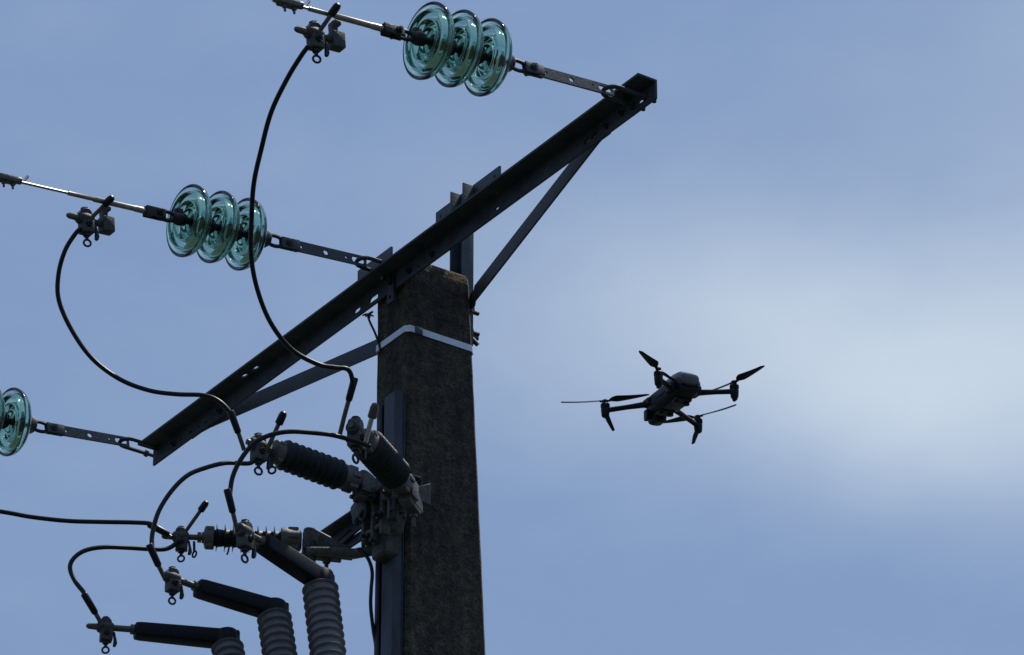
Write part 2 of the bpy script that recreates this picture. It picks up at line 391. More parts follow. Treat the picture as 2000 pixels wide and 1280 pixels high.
# horizontal flat braces from the rear channel out to the arm
WB = -.285                                      # plane of the rear channel's web
ACH = -.087
def brace(pts, nm='brace'):
    b = MB(); hh = .060; t = .007; vs = []; fs = []; m_ = len(pts)
    for i, q in enumerate(pts):
        a = pts[max(i-1, 0)]; c = pts[min(i+1, m_-1)]; d = V((c.x-a.x, c.y-a.y, 0)).normalized(); s_ = UP.cross(d)
        vs += [q+s_*t/2, q-s_*t/2, q-s_*t/2+UP*hh, q+s_*t/2+UP*hh]
    for i in range(m_-1):
        for k in range(4): fs.append([i*4+k, i*4+(k+1) % 4, i*4+4+(k+1) % 4, i*4+4+k])
    fs += [[3, 2, 1, 0], [m_*4-4+k for k in range(4)]]
    b.add(vs, fs); return b
zr = z0 + .006
r1 = at(ACH+.052, -.21, zr); r2 = at(ACH+.055, -.262, zr)
Pn = PW(1178, 277, -.002); an = coords(Pn)[0]; pn0 = PA(940, 592, ACH+.05)
zb = zr
rb = brace([at(-.038, -.305, zb), at(-.032, -.284, zb), at(.004, -.278, zb), at(.032, -.262, zb), at(an-.03, .0, zb), at(an, .006, zb), at(an+.05, .006, zb)])
bolt(rb, at(an+.03, .003, zb+.03), -D2, .012, .012, .02); rb.build('brace', STEEL, arm)
af = aw(400, 842, 0)[0]
lb = brace([at(-.136, -.305, zb), at(-.142, -.284, zb), at(-.178, -.278, zb), at(-.206, -.262, zb), at(af+.03, .0, zb), at(af-.02, .006, zb), at(af-.08, .006, zb)])
bolt(lb, at(af-.05, .003, zb+.03), -D2, .012, .012, .02); lb.build('brace', GALV, arm)
# U-bolts the strings hang on
def ubolt(a, w_, z, ln, tilt=0.0):
    b = MB(); r = .0075; half = .034; pts = []
    pts.append((a-half, w_-.03, z)); pts.append((a-half, w_+ln-half, z))
    for k in range(1, 8):
        t = math.pi*k/8; pts.append((a-half*math.cos(t), w_+ln-half+half*math.sin(t), z))
    pts += [(a+half, w_+ln-half, z), (a+half, w_-.03, z)]
    b.tube([at(x, y, q + (y-w_)*tilt) for x, y, q in pts], r, 10)
    for s_ in (-1, 1): b.hexa(at(a+s_*half, w_+.006, z), D2, .014, .011)
    return b
TIPS = []
for (tx, ty), w_, ln in (((1181, 174), W0+TH, .135), ((699, 508), .012, .10), ((236, 861), W0+TH, .135)):
    p = PW(tx, ty, w_+ln); a, _, z = coords(p); ubolt(a, w_, z, ln).build('shackle_bolt', STEEL, arm); TIPS.append(at(a, w_+ln-.012, z))

# ------------------------------------------------------------------ rear channel post with its cross plate
zt = PA(905, 357, ACH+.04).z; zbm = PA(922, 676, ACH+.04).z
rp = thing('channel_post', at(ACH, -.29, zbm), 'upright steel channel with a short cross plate on the back of the pole head', 'post')
b = MB(); c0, c1 = -.262, -.262-.046
h_ = zt-zbm
for s_ in (-1, 1): b.box(V((0, 0, 0)), (.046, .006, h_), .001, frame(at(ACH+s_*.038, (c0+c1)/2, (zt+zbm)/2 - (0 if s_ > 0 else .0)), D2))
b.box(V((0, 0, 0)), (.0695, .006, h_), .001, frame(at(ACH, c1+.0035, (zt+zbm)/2), D1))
b.build('channel', GALV, rp)
q0 = PW(853, 418, c1-.006); q1 = PW(977, 323, c1-.006); ca, cb = coords(q0)[0], coords(q1)[0]; ztp = (q0.z+q1.z)/2
b = MB(); b.plate([(ca, ztp-.10), (cb, ztp-.10), (cb, ztp), (ca, ztp)], [slot(ca+.03, ztp-.03, 0, .007), slot(cb-.03, ztp-.03, 0, .007)], .008, frame(at(0, c1-.006, 0), D1))
b.build('cross_plate', GALV, rp)
for px, py, ln in ((930, 612, .03), (930, 652, .032), (930, 661, .028)):
    b = MB(); p = PA(px, py, ACH+.01); a, w_, z = coords(p); b.tube([at(a, c1+.006, z), at(a, c1-.012-ln, z)], .008, 10); b.hexa(at(a, c1-.008, z), D2, .016, .012); b.build('through_bolt', IRON, rp)
b = MB(); p = PA(935, 663, ACH+.01); a, w_, z = coords(p); b.tube([at(a, c1-.002, z-.002), at(a, c1-.014, z-.008), at(a+.01, c1-.034, z-.030)], [.009, .011, .008], 8); b.build('band_lock', IRON, rp)

# ------------------------------------------------------------------ insulator strings (built once along local +X, then copied)
def disc_profile():
    out = [(.0, .036), (.003, .050), (.008, .072), (.014, .094), (.024, .112), (.037, .1235), (.050, .1285), (.060, .1300), (.066, .1285), (.0675, .1245)]
    inn = [(.064, .1205), (.054, .1155), (.047, .1120), (.048, .1090), (.066, .1055), (.076, .1025), (.080, .0990), (.076, .0955), (.056, .0920), (.036, .0880), (.030, .0835), (.034, .0790), (.058, .0755), (.070, .0730), (.073, .0700), (.069, .0670),
           (.036, .0625), (.027, .0580), (.030, .0530), (.050, .0500), (.060, .0475), (.062, .0445), (.058, .0420), (.030, .038), (.014, .033), (.006, .024), (.002, .0001)]
    return out + inn
def smooth_prof(p, k=3):
    P = [V((t, r)) for t, r in p]; o = spline(P, k); return [(max(q.x, 0), max(q.y, 0.00001)) for q in o]
GP = [(.068-(.068-t)*.80, r*.972) for t, r in smooth_prof(disc_profile(), 3)]
def make_string(label):
    t = thing('insulator_string', V((0, 0, 0)), label, 'insulator', 'glass insulator strings on the crossarm')
    b = MB()
    b.plate([(-.022, -.019), (.285, -.020), (.285, .020), (-.022, .019)], [slot(.012, 0, .016, .0105), slot(.062, 0, 0, .005), slot(.145, 0, .002, .0085), slot(.245, 0, 0, .0055)], .007)
    b.build('strap_link', GALV, t)
    b = MB()
    for s_ in (-1, 1): b.box((.292, s_*.0085, 0), (.072, .007, .038), .003)
    b.build('clevis', GALV, t)
    b = MB(); bolt(b, (.30, .004, 0), (0, 1, 0), .013, .020, .026); bolt(b, (.30, -.004, 0), (0, -1, 0), .013, .020, .030); b.build('bolt', GALV, t)
    b = MB(); b.tube([V((.352 + .036*math.cos(a)*(1 if math.cos(a) > 0 else 1), 0, .019*math.sin(a))) for a in [2*math.pi*k/20 for k in range(20)]], .0068, 8, closed=True)
    b.build('chain_link', IRON, t)
    for k in range(3):
        x = .394 + .112*k
        g = MB(Matrix.Translation((x+.022, 0, 0)) @ Matrix.Rotation(R((1.2, -.8, .5)[k]), 4, 'Y') @ Matrix.Rotation(R((-.9, .7, 1.3)[k]), 4, 'Z')); g.lathe(GP, 72); d = g.build('glass_disc', GLASS, t, sharp=60)
        c = MB(Matrix.Translation((x, 0, 0)))
        c.lathe([(-.018, .014), (-.016, .024), (-.006, .031), (.006, .034), (.012, .040), (.026, .044), (.0350, .044), (.0350, .03)], 28); c.build('cap', IRON, d)
        c = MB(Matrix.Translation((x, 0, 0))); c.lathe([(.034, .026), (.052, .030), (.062, .027), (.068, .0135), (.092, .0115), (.100, .018)], 16); c.build('pin', IRON, d)
    b = MB(); x = .388+.115*2
    b.lathe([(x+.092, .012), (x+.095, .021), (x+.118, .024), (x+.136, .019), (x+.142, .010)], 16)
    b.box((x+.118, 0, .020), (.03, .022, .03), .004)
    b.build('socket_eye', IRON, t)
    b = MB(); b.tube([V((x+.168 + .036*math.cos(a), .0, .016*math.sin(a))) for a in [2*math.pi*k/20 for k in range(20)]], .0072, 8, closed=True); b.build('chain_link', IRON, t)
    b = MB()
    for s_ in (-1, 1): b.box((x+.213, s_*.012, 0), (.075, .007, .034), .003)
    b.box((x+.238, 0, 0), (.034, .020, .030), .004); b.build('dead_end_clevis', IRON, t)
    b = MB(); bolt(b, (x+.198, -.004, 0), (0, -1, 0), .012, .020, .028); bolt(b, (x+.198, .004, 0), (0, 1, 0), .012, .020, .028); b.build('bolt', IRON, t)
    return t
def copy_tree(o, parent=None):
    c = o.copy(); COL.objects.link(c)
    if parent is not None: c.parent = parent
    for ch in list(o.children): copy_tree(ch, c)
    return c
def string_frame(tip, px, py, guess=.95):       # tip of the U-bolt and where the sleeve leaves, in the vertical plane of the line
    a = coords(tip)[0]; q = PA(px, py, a); return frame(tip, q-tip, UP)
proto = make_string('nearest string of three green glass discs, at the upper right tip of the crossarm')
SF = [string_frame(TIPS[0], 760, 60), string_frame(TIPS[1], 278, 411), string_frame(TIPS[2], 68, 832)]
strings = [proto, copy_tree(proto), copy_tree(proto)]
strings[1]['label'] = 'middle string of green glass discs, one disc crossed by a hanging black cable'
strings[2]['label'] = 'glass insulator string at the lower left tip of the crossarm, only one disc showing'
rolls = (R(6), R(-4), R(3))
for o, M, rl in zip(strings, SF, rolls):
    o.matrix_world = M @ Matrix.Rotation(rl, 4, 'X')

# ------------------------------------------------------------------ line conductors
def conductor(M, sl, total, label, tail, clampx):
    t = thing('line_conductor', M @ V((.85, 0, 0)), label, 'power line', 'overhead line conductors')
    sag = lambda x: -.004*(x-.85)**2*.5
    P = lambda x: M @ V((x, 0, sag(x)))
    b = MB(); x0 = .852; x1 = x0+sl
    b.tube([P(x0), P(x0+.02), P(x0+.05), P(x0+.06), P(x1-.10), P(x1-.095), P(x1)], [.0085, .011, .011, .0098, .0098, .0075, .0075], 12); b.build('sleeve', STRAND, t)
    xs = [x1 + i*.25 for i in range(int((total)/.25)+1)]
    b = MB(); b.tube([P(x) for x in xs], .0048, 8); b.build('wire', STRAND, t)
    if clampx:
        Mc = frame(P(clampx), P(clampx+.1)-P(clampx), UP)
        b = MB(Mc); b.box((0, 0, 0), (.075, .034, .022), .007); b.tube([(-.05, 0, .004), (.05, 0, .004)], .013, 10)
        for x in (-.02, .014): bolt(b, (x, 0, -.010), (0, 0, -1), .008, .010, .022)
        b.tube([(-.045, 0, -.006), (-.062, -.004, .004), (-.085, -.01, .034)], .0048, 8)
        b.build('grip_clamp', CAPM, t)
    return P
def x_at(M, px): # string-local distance where the line crosses column px
    lo, hi = 0.0, 4.0
    def pxof(x):
        q = M @ V((x, 0, 0)) - CAM; return 1000 + F*q.dot(CX)/q.dot(CF)
    for _ in range(40):
        md = (lo+hi)/2
        if pxof(md) > px: lo = md
        else: hi = md
    return lo
CP = [conductor(SF[0], x_at(SF[0], 603)-.852, 12, 'upper bare conductor with a bright sleeve, leaving the picture at the top edge', 1, x_at(SF[0], 563)),
      conductor(SF[1], x_at(SF[1], 133)-.852, 12, 'lower bare conductor with a bright sleeve, leaving the picture at the left edge', 1, x_at(SF[1], 14))]

# ------------------------------------------------------------------ connector clamps
def clamp(O, X, label, lug=0.0, nose=True, stub=None, jaw=None, sc_=1.0, eye2=False, name='line_clamp', upv=UP, drop=1.0):
    T = frame(O, X, upv) @ Matrix.Scale(sc_*.9, 4)
    t = thing(name, O, label, 'clamp', 'metal connector clamps on the cables')
    b = MB(T)
    b.lathe([(-.030, .017), (-.024, .021), (.0, .0235), (.022, .021), (.030, .016)], 18)
    b.prism([(-.024, -.012), (-.020, .026), (-.012, .035), (.010, .035), (.020, .026), (.026, -.012)], .036, .004)
    b.box((.004, 0, -.030), (.046, .040, .050), .006)
    b.build('body', CAST, t)
    b = MB(T)
    b.hexa((0, 0, .036), (0, 0, 1), .014, .010); b.build('nut', IRON, t)
    b = MB(T); b.tube([(.002, 0, -.05), (.004, 0, -.078*drop)], .0062, 8); b.hexa((.003, 0, -.060), (0, 0, 1), .0125, .012); b.build('eye_bolt', IRON, t)
    b = MB(T); b.hexa((.003, -.022, -.026), (0, 1, 0), .012, .014); b.tube([(.003, .03, -.026), (.003, -.036, -.026)], .005, 8); b.build('side_bolt', IRON, t)
    b = MB(T); b.prism([(.026, -.020), (.034, -.022), (.044, -.066), (.038, -.080), (.028, -.078), (.030, -.05)], .012, .002, Matrix.Translation((0, -.012, 0))); b.build('lever', IRON, t)
    b = MB(T); b.ring((.004, 0, -.078*drop-.012), (0.25, 1, 0), .0122, .0038); b.build('eye_ring', IRON, t)
    if eye2:
        b = MB(T); b.tube([(.05, -.004, -.02), (.052, -.006, -.06)], .005, 8); b.ring((.053, -.006, -.073), (.8, .6, 0), .0118, .0037); b.build('eye_ring', IRON, t)
    if nose:
        b = MB(T); b.lathe([(-.072, .0), (-.070, .006), (-.062, .0105), (-.028, .0125), (-.02, .0125)], 14); b.build('nose', CAPM, t)
    if lug:
        b = MB(T); b.tube([(.02, 0, 0), (lug, 0, 0)], .0105, 12); b.build('stud', ROD, t)
    if jaw:                                     # second jaw block that grips the line conductor
        J = T.inverted() @ jaw
        b = MB(T); d = J.normalized(); e = J*.62
        b.tube([V((.02, 0, -.004)), V((.06, .0, -.006))], .011, 10); b.box((.083, 0, -.006), (.046, .04, .056), .005)
        b.prism([(.064, -.03), (.064, .056), (.074, .066), (.098, .062), (.098, .048), (.084, .045), (.082, -.03)], .03, .003)
        b.build('jaw', CAST, t)
    if stub:
        s0, s1, capm = stub
        iv = T.inverted(); a, c = iv @ s0, iv @ s1; d = (c-a).normalized(); l_ = (c-a).length
        b = MB(T); b.tube([a, c], .0072, 10); b.build('tail_rod', BRIGHT if capm is None else ROD, t)
        b = MB(T); b.lathe([(l_-.020, .011), (l_-.016, .0135), (l_+.012, .0130), (l_+.022, .010), (l_+.026, .004)], 12, a, d); b.build('tail_cap', RUBBER if capm else ROD, t)
    return t

# ------------------------------------------------------------------ surge arresters
ZA1 = PW(712, 946, .13).z
def arrester(base, tip, label, n_sh=8, core=.034, sh=.050, Lh=.255, fat=False):
    d = (tip-base).normalized(); Ln = (tip-base).length
    t = thing('surge_arrester', base, label, 'arrester', 'surge arresters fanned out on the pole bracket')
    T = frame(base, d); e0 = Ln-.075; h0 = e0-.03-Lh
    b = MB(T); b.lathe([(h0-.055, .026), (h0-.05, .036), (h0-.012, .040), (h0-.004, .043), (h0+.012, .043), (h0+.016, .038)], 28)
    for k in range(6):
        a = k*math.pi/3; b.box((h0-.026, math.cos(a)*.037, math.sin(a)*.037), (.036, .016, .016), .004)
    b.build('base_cap', CAPM, t)
    b = MB(T); pr = [(h0+.014, core-.003)]; p_ = (Lh-.02)/n_sh
    for k in range(n_sh):
        x = h0+.014+p_*k
        if fat: pr += [(x+.05*p_, core), (x+.30*p_, core+.4*(sh-core)), (x+.42*p_, sh-.0025), (x+.52*p_, sh), (x+.66*p_, sh-.002), (x+.80*p_, core+.35*(sh-core)), (x+.98*p_, core)]
        else: pr += [(x+.05*p_, core-.002), (x+.14*p_, core), (x+.62*p_, core+.001), (x+.78*p_, core+.004), (x+.855*p_, sh-.001), (x+.885*p_, sh), (x+.91*p_, sh-.001), (x+.935*p_, core)]
    pr.append((e0-.028, core-.003)); b.lathe(pr, 40); b.build('housing', HOUSING, t, sharp=50)
    b = MB(T); b.lathe([(e0-.032, .034), (e0-.030, .040), (e0-.004, .040), (e0, .036), (e0+.004, .020), (e0+.010, .018)], 28)
    for k in range(4):
        a = k*math.pi/2+.5; b.box((e0-.016, math.cos(a)*.039, math.sin(a)*.039), (.022, .012, .012), .003)
    b.build('end_cap', CAPM, t)
    b = MB(T); b.tube([(e0, 0, 0), (Ln+.03, 0, 0)], .010, 12); b.hexa((e0+.018, 0, 0), (1, 0, 0), .019, .014); b.build('stud', ROD, t)
    return t, T, e0, h0, Ln
b1 = PW(716, 948, .12); t1 = PZ(497, 868, b1.z)
b2 = PW(803, 962, .12); t2 = PZ(692, 838, b2.z)
b3 = PW(655, 1059, .12); t3 = PZ(356, 1049, b3.z)
ar1 = arrester(b1, t1, 'ribbed black surge arrester in the middle of its bracket, pointing up left at the pole', 9, .040, .053, .265, True)
ar2 = arrester(b2, t2, 'ribbed black surge arrester pointing at the viewer, in front of the pole face', 10, .041, .055, .26, True)
ar3 = arrester(b3, t3, 'surge arrester lying level with thin spiky sheds, lowest on the bracket', 8, .029, .047, .24, False)

# ------------------------------------------------------------------ bracket that carries the arresters
bz = (b1.z+b2.z)/2
br = thing('arrester_bracket', at(coords(b1)[0], .02, bz-.05), 'corroded grey cast bracket bolted to the pole, carrying three ribbed surge arresters', 'bracket')
a3, w3, z3 = coords(b3); a1, w1, z1 = coords(b1); a2, w2, z2 = coords(b2)
zl = min(z1, z2)-.055
b = MB()
# main angle rail parallel to the crossarm
ra0 = coords(PW(638, 1072, .06))[0]; ra1 = coords(PW(812, 968, .06))[0]
q_ = PW(740, 1000, .06).z
b.plate([(ra0, -.04), (ra1, -.04), (ra1, .035), (ra0, .035)], [slot(ra0+.06+.10*k, .0, .03, .007) for k in range(6)], .009, frame(at(0, .035, q_), D1))
b.box(V((0, 0, 0)), (ra1-ra0, .058, .008), .002, frame(at((ra0+ra1)/2, .069, q_+.040), D1))
b.build('rail', STEEL, br)
# castings: one arm per arrester
def arm_cast(base, tgt, bk_, w=.042):
    d = V((tgt.x-base.x, tgt.y-base.y, 0)).normalized(); T = frame(base, d); k = MB(T)
    k.prism([(-bk_, -.060), (.055, -.048), (.070, -.046), (.070, .040), (.052, .046), (.030, .040), (-bk_*.9, -.026)], w, .005)
    k.prism([(-bk_*.6, -.070), (.075, -.060), (.078, -.050), (.0, -.048), (-bk_*.6, -.052)], w*.95, .004)
    for s_ in (-1, 1): k.box((.045, s_*w*.56, -.01), (.055, .012, .06), .004)
    bolt(k, (.045, -w*.62, 0), (0, -1, 0), .014, .012, .024); bolt(k, (-.01, 0, -.066), (0, 0, -1), .014, .014, .05)
    return k
for ar, bb, tt in ((ar1, b1, t1), (ar2, b2, t2), (ar3, b3, t3)):
    d = (tt-bb).normalized(); arm_cast(bb + d*(ar[3]-.055-.075), tt, .045 if ar is ar2 else .10).build('casting', BRKT, br)
# mounting body against the pole: a ribbed casting that tapers down over the cable guard
p0 = PW(755, 1010, .05); MBx = frame(p0, D1)
b = MB(MBx)
b.prism([(-.125, .060), (-.11, .095), (.12, .100), (.15, .075), (.145, .025), (.09, .0), (.065, -.075), (.045, -.085), (.035, -.15), (-.045, -.155), (-.055, -.08), (-.09, -.05), (-.095, .0)], .060, .008)
for x, h in ((-.055, .17), (.0, .20), (.055, .18), (.10, .11)): b.box((x, -.042, -.01), (.016, .036, h), .004)
b.box((.01, -.040, .075), (.22, .05, .024), .006); b.box((.0, -.040, -.06), (.13, .03, .018), .005)
b.box((.10, -.035, .045), (.085, .060, .075), .012, Matrix.Rotation(.25, 4, 'Y')); b.box((-.06, -.055, .035), (.075, .055, .07), .012, Matrix.Rotation(-.35, 4, 'Y'))
b.build('mounting_body', BRKT, br)
for x, y, z, an in ((-.075, -.070, .02, .15), (-.03, -.075, .01, -.1)):
    b = MB(MBx @ Matrix.Translation((x, y, z)) @ Matrix.Rotation(an, 4, 'Y'))
    b.tube([(-.019, .03, .055), (-.019, .0, .05), (-.019, 0, -.01), (-.013, 0, -.025), (0, 0, -.031), (.013, 0, -.025), (.019, 0, -.01), (.019, 0, .05), (.019, .03, .055)], .0052, 8); b.build('u_bolt', IRON, br)
for x, y, z in ((.02, -.058, .045), (.055, -.058, -.035), (-.02, -.058, -.085), (.115, -.064, .02), (-.05, -.083, .065), (.03, -.055, -.12)):
    b = MB(MBx); bolt(b, (x, y, z), (0, -1, 0), .015, .013, .03); b.build('bolt', IRON, br)
for x, y, z, l_ in ((.125, -.055, -.02, .11), (.145, -.03, -.03, .09), (-.10, -.03, -.03, .10)):
    b = MB(MBx); b.tube([(x, y, z+l_/2), (x+.006, y, z-l_/2)], .0065, 8); b.hexa((x, y, z-.02), (0, 0, 1), .013, .012); b.build('hanger_rod', IRON, br)
b = MB()
# diagonal flat stay and the lower arm out to the lowest arrester
s0, s1 = PW(645, 1068, .05), PW(742, 985, .05)
ml = frame((s0+s1)/2, s1-s0); ln = (s1-s0).length
b.plate([(-ln/2, -.03), (ln/2, -.03), (ln/2, .03), (-ln/2, .03)], [slot(-.06, -.008, .04, .004), slot(.06, -.008, .04, .004)], .008, ml)
b.build('stay_bar', STEEL, br)
b = MB(); b.tube([PW(600, 1076, .22), PW(650, 1078, .16), PW(692, 1082, .09), PW(730, 1075, .05)], [.014, .016, .018, .018], 10)
b.build('lower_arm', BRKT, br)
b = MB(); p = PW(612, 1072, .20); b.tube([p+UP*.03, p-UP*.055], .009, 8); b.hexa(p-UP*.01, UP, .017, .016); b.build('hanger_rod', IRON, br)
# light face plate on the near end of the bracket
p = MB(); q = PA(828, 968, coords(PW(828, 968, .05))[0]); p.prism([(-.035, -.040), (.022, -.036), (.022, .012), (-.035, .042)], .012, .002, frame(PW(822, 962, .06), D2)); p.build('end_plate', BRKT, br)

# ------------------------------------------------------------------ cable guard down the pole
gz1 = PW(770, 766, .03).z; ga0 = coords(PW(753, 800, .03))[0]; ga1 = coords(PW(775, 800, .03))[0]
cg = thing('cable_guard', at((ga0+ga1)/2, .02, 0), 'bluish galvanised cable guard channel running down the left face of the pole', 'cable guard')
b = MB(); gh = gz1-.1
prof = [(ga0-.004, .002), (ga0, .030), (ga1-.008, .032), (ga1, .026), (ga1+.004, .003), (ga1+.012, .003), (ga1+.012, .0055), (ga1+.0065, .0055), (ga1+.003, .029), (ga1-.006, .035), (ga0-.003, .033), (ga0-.008, .002)]
vs = []; fs = []; zz = [gz1, gz1-.02, gz1-.6, gz1-1.2, .1]
for z in zz: vs += [at(x, y, z) for x, y in prof]
k_ = len(prof)
for i in range(len(zz)-1):
    for k in range(k_): fs.append([i*k_+k, i*k_+(k+1) % k_, (i+1)*k_+(k+1) % k_, (i+1)*k_+k])
fs += [list(range(k_)), [(len(zz)-1)*k_+k for k in range(k_)][::-1]]
b.add(vs, fs); b.build('channel', GUARD, cg)
b = MB(); gl = coords(PW(740, 900, .03)); z9 = PW(744, 792, .03).z
b.box(V((0, 0, 0)), (.030, .024, z9-.1), .006, frame(at(gl[0], .018, (z9+.1)/2), D1)); b.build('side_duct', BOOT, cg)

# ------------------------------------------------------------------ cable terminations
def termination(cap_px, low_px, w_, arm_px, tip_px, rad_px, label, nsh, first_y):
    c = PW(*cap_px, w_); lo = PW(*low_px, w_); axis = (lo-c).normalized(); dscale = depth(c)/F
    t = thing('cable_termination', c, label, 'cable termination', 'heat shrink cable terminations under the arresters')
    Rs = rad_px*dscale; pitch = 16.5*dscale/.875; core = Rs*.77
    T = frame(c, axis, D1)
    s0 = (first_y-cap_px[1])*dscale/.875
    b = MB(T); pr = [(s0-.02, core)]
    for k in range(nsh):
        x = s0+pitch*k
        pr += [(x+.10*pitch, core), (x+.22*pitch, core+.12*(Rs-core)), (x+.36*pitch, core+.6*(Rs-core)), (x+.43*pitch, Rs-.001), (x+.47*pitch, Rs), (x+.51*pitch, Rs-.001), (x+.53*pitch, core+.6*(Rs-core)), (x+.55*pitch, core+.0005), (x+.58*pitch, core)]
    pr.append((s0+pitch*nsh+.05, core)); b.lathe(pr, 44); b.build('shed_body', SHEDM, t, sharp=50)
    bt_ = MB(T); bt_.lathe([(s0+pitch*nsh+.03, core+.002), (s0+pitch*nsh+2.5, core+.002)], 20); bt_.build('cable', RUBBER, t)
    # boot: cap over the top and a flattened arm out to the lug
    tip = PZ(*arm_px, c.z); d = (tip-c).normalized(); ln = (tip-c).length
    A = frame(c, d); b = MB(T)
    b.lathe([(-.020, core*.8), (-.012, core+.002), (.0, core+.004), (s0-.004, core+.004), (s0+.006, core+.003), (s0+.008, core)], 28)
    b.T = A; hz, hy = core*.80, core*.74; vs = []; fs = []; secs = [(-core*1.02, .80, .80), (-core*.94, .96, .96), (.0, 1.02, 1.0), (.05, 1.0, .96), (ln*.5, .98, .92), (ln-.02, .92, .86), (ln-.004, .86, .80), (ln, .6, .6)]
    nn = 20
    for x, a_, e_ in secs:
        for k in range(nn):
            th = 2*math.pi*k/nn; cx, sx = math.cos(th), math.sin(th); pw = .32
            yy = math.copysign(abs(cx)**pw, cx)*hy*a_; zz_ = math.copysign(abs(sx)**pw, sx)*hz*e_*.86
            vs.append((x, yy, zz_ - .004))
    for i in range(len(secs)-1):
        for k in range(nn): fs.append([i*nn+k, i*nn+(k+1) % nn, (i+1)*nn+(k+1) % nn, (i+1)*nn+k])
    fs += [list(range(nn))[::-1], [(len(secs)-1)*nn+k for k in range(nn)]]
    b.add(vs, fs); b.build('boot', BOOT, t)
    st = PZ(*tip_px, c.z); b = MB(); b.tube([tip-d*.02, tip+d*.012, tip+d*.014, st], [.018, .017, .011, .0105], 12); b.build('lug', ROD, t)
    return t, c, d, st
T1 = termination((623, 1130), (641, 1280), .465, (512, 1058), (478, 1040), 36, 'rightmost cable termination with a steep dark boot and the tallest stack of grey sheds', 14, 1146)
T2 = termination((533, 1190), (548, 1290), .465, (384, 1146), (336, 1129), 34.5, 'middle cable termination of three, its dark elbow boot sloping left above grey sheds', 10, 1204)
T3 = termination((441, 1247), (452, 1310), .465, (262, 1230), (206, 1226), 32.5, 'lowest cable termination, its level black boot above the bottom edge, barely one shed showing', 8, 1262)

# ------------------------------------------------------------------ clamps in place
def on_axis(ar, x): return ar[1] @ V((x, 0, 0))
XD = lambda ar: (on_axis(ar, 0)-on_axis(ar, .1)).normalized()*-1
c1p = t1; c2p = t2; c3p = t3
def pz(px, py, z): return PZ(px, py, z)
dk = lambda p, px, py: PD(px, py, depth(p))
clamp(on_axis(ar1, ar1[4]-.015), (b1-t1), 'clamp with a capped rod on the tip of the middle surge arrester', stub=(dk(t1, 521, 880), dk(t1, 549, 818), True), eye2=True, sc_=1.15, nose=False)
clamp(on_axis(ar2, ar2[4]-.01), (b2-t2), 'clamp with a bright capped rod on the tip of the arrester pointing at the viewer', stub=(dk(t2, 712, 872)+CF*-.03, dk(t2, 730, 804)+CF*-.03, None), nose=False, sc_=1.25)
clamp(on_axis(ar3, ar3[4]+.005), (b3-t3), 'clamp with a leaning capped rod on the tip of the lowest, level surge arrester', stub=(dk(t3, 360, 1042), dk(t3, 397, 990), True), eye2=True, nose=True)
clamp(T1[3], -T1[2], 'clamp on the lug of the nearest cable termination, in front of the spiky arrester', nose=False, sc_=1.12)
clamp(T2[3], -T2[2], 'clamp on the lug of the middle cable termination', nose=False)
clamp(T3[3], -T3[2], 'clamp on the lug of the lowest cable termination, bottom left corner', nose=True)
# taps on the two line conductors: body hangs beside the line on a threaded rod
def tap(M, P, px_body, px_nut, label):
    x = x_at(M, px_nut[0]); ln = P(x); dd = depth(ln)
    body = PD(*px_body, dd-.03)
    lin = (P(x)-P(x+.2)).normalized()
    nut = PD(*px_nut, dd-.03)
    return clamp(body, lin, label, stub=(PD(px_body[0]+2, px_body[1]+8, dd-.03), nut, True), jaw=V((.1, 0, 0)), name='tap_clamp', sc_=1.1), body
TA, TAp = tap(SF[0], CP[0], (613, 66), (653, 20), 'tap clamp with a slanting rod hooked on the upper overhead conductor')
TB, TBp = tap(SF[1], CP[1], (166, 428), (211, 394), 'tap clamp with a slanting rod hooked on the lower overhead conductor')

# ------------------------------------------------------------------ jumper cables
def cable(pts, d0, d1, label, rad=.0078, sleeve=None, rod=None, start=None, end=None, name='jumper_cable', group='black jumper cables'):
    L_ = [0.0]
    for a, b_ in zip(pts, pts[1:]): L_.append(L_[-1]+math.hypot(b_[0]-a[0], b_[1]-a[1]))
    tot = L_[-1]; P = [PD(x, y, d0+(d1-d0)*l/tot) for (x, y), l in zip(pts, L_)]
    t = thing(name, P[0], label, 'cable', group)
    if start is not None: P = [start]+P
    rj = random.Random(int(tot)); P = [P[0]] + [q + V((rj.uniform(-1, 1), rj.uniform(-1, 1), rj.uniform(-1, 1)))*.0022 for q in P[1:-1]] + [P[-1]]
    b = MB(); b.tube(spline(P, 6), rad, 12); b.build('insulation', RUBBER, t)
    if rod:
        q = [PD(x, y, d1) for x, y in rod]; s = P[-1]
        if end is not None: q.append(end)
        d = (q[0]-s).normalized()
        b = MB(); b.tube([s-d*.045, s-d*.04, s+d*.028, s+d*.034], [.010, .0125, .0115, .008], 12); b.build('end_sleeve', RUBBER, t)
        b = MB(); b.tube([s]+q, .0075, 10); b.build('bare_rod', ROD, t)
    return t
dA, dB = depth(TAp)-.03, depth(TBp)-.03
d1_, d2_, d3_ = depth(t1), depth(t2), depth(t3); e1, e2, e3 = depth(T1[3]), depth(T2[3]), depth(T3[3])
cable([(601, 92), (588, 110), (560, 152), (531, 220), (509, 295), (497, 358), (491, 420), (492, 500), (503, 566), (529, 630), (570, 683), (620, 711), (655, 718), (678, 722), (687, 740), (686, 764)], dA, d2_-.05,
      'long black jumper hanging from the upper conductor, crossing the middle glass discs', rod=[(672, 815), (663, 852)])
cable([(158, 446), (147, 458), (127, 490), (114, 535), (116, 585), (140, 645), (180, 700), (233, 741), (290, 762), (345, 770), (398, 773), (427, 785), (449, 806), (459, 828)], dB, d1_,
      'black jumper looping from the lower conductor past the far end of the crossarm', rod=[(467, 850), (477, 880)])
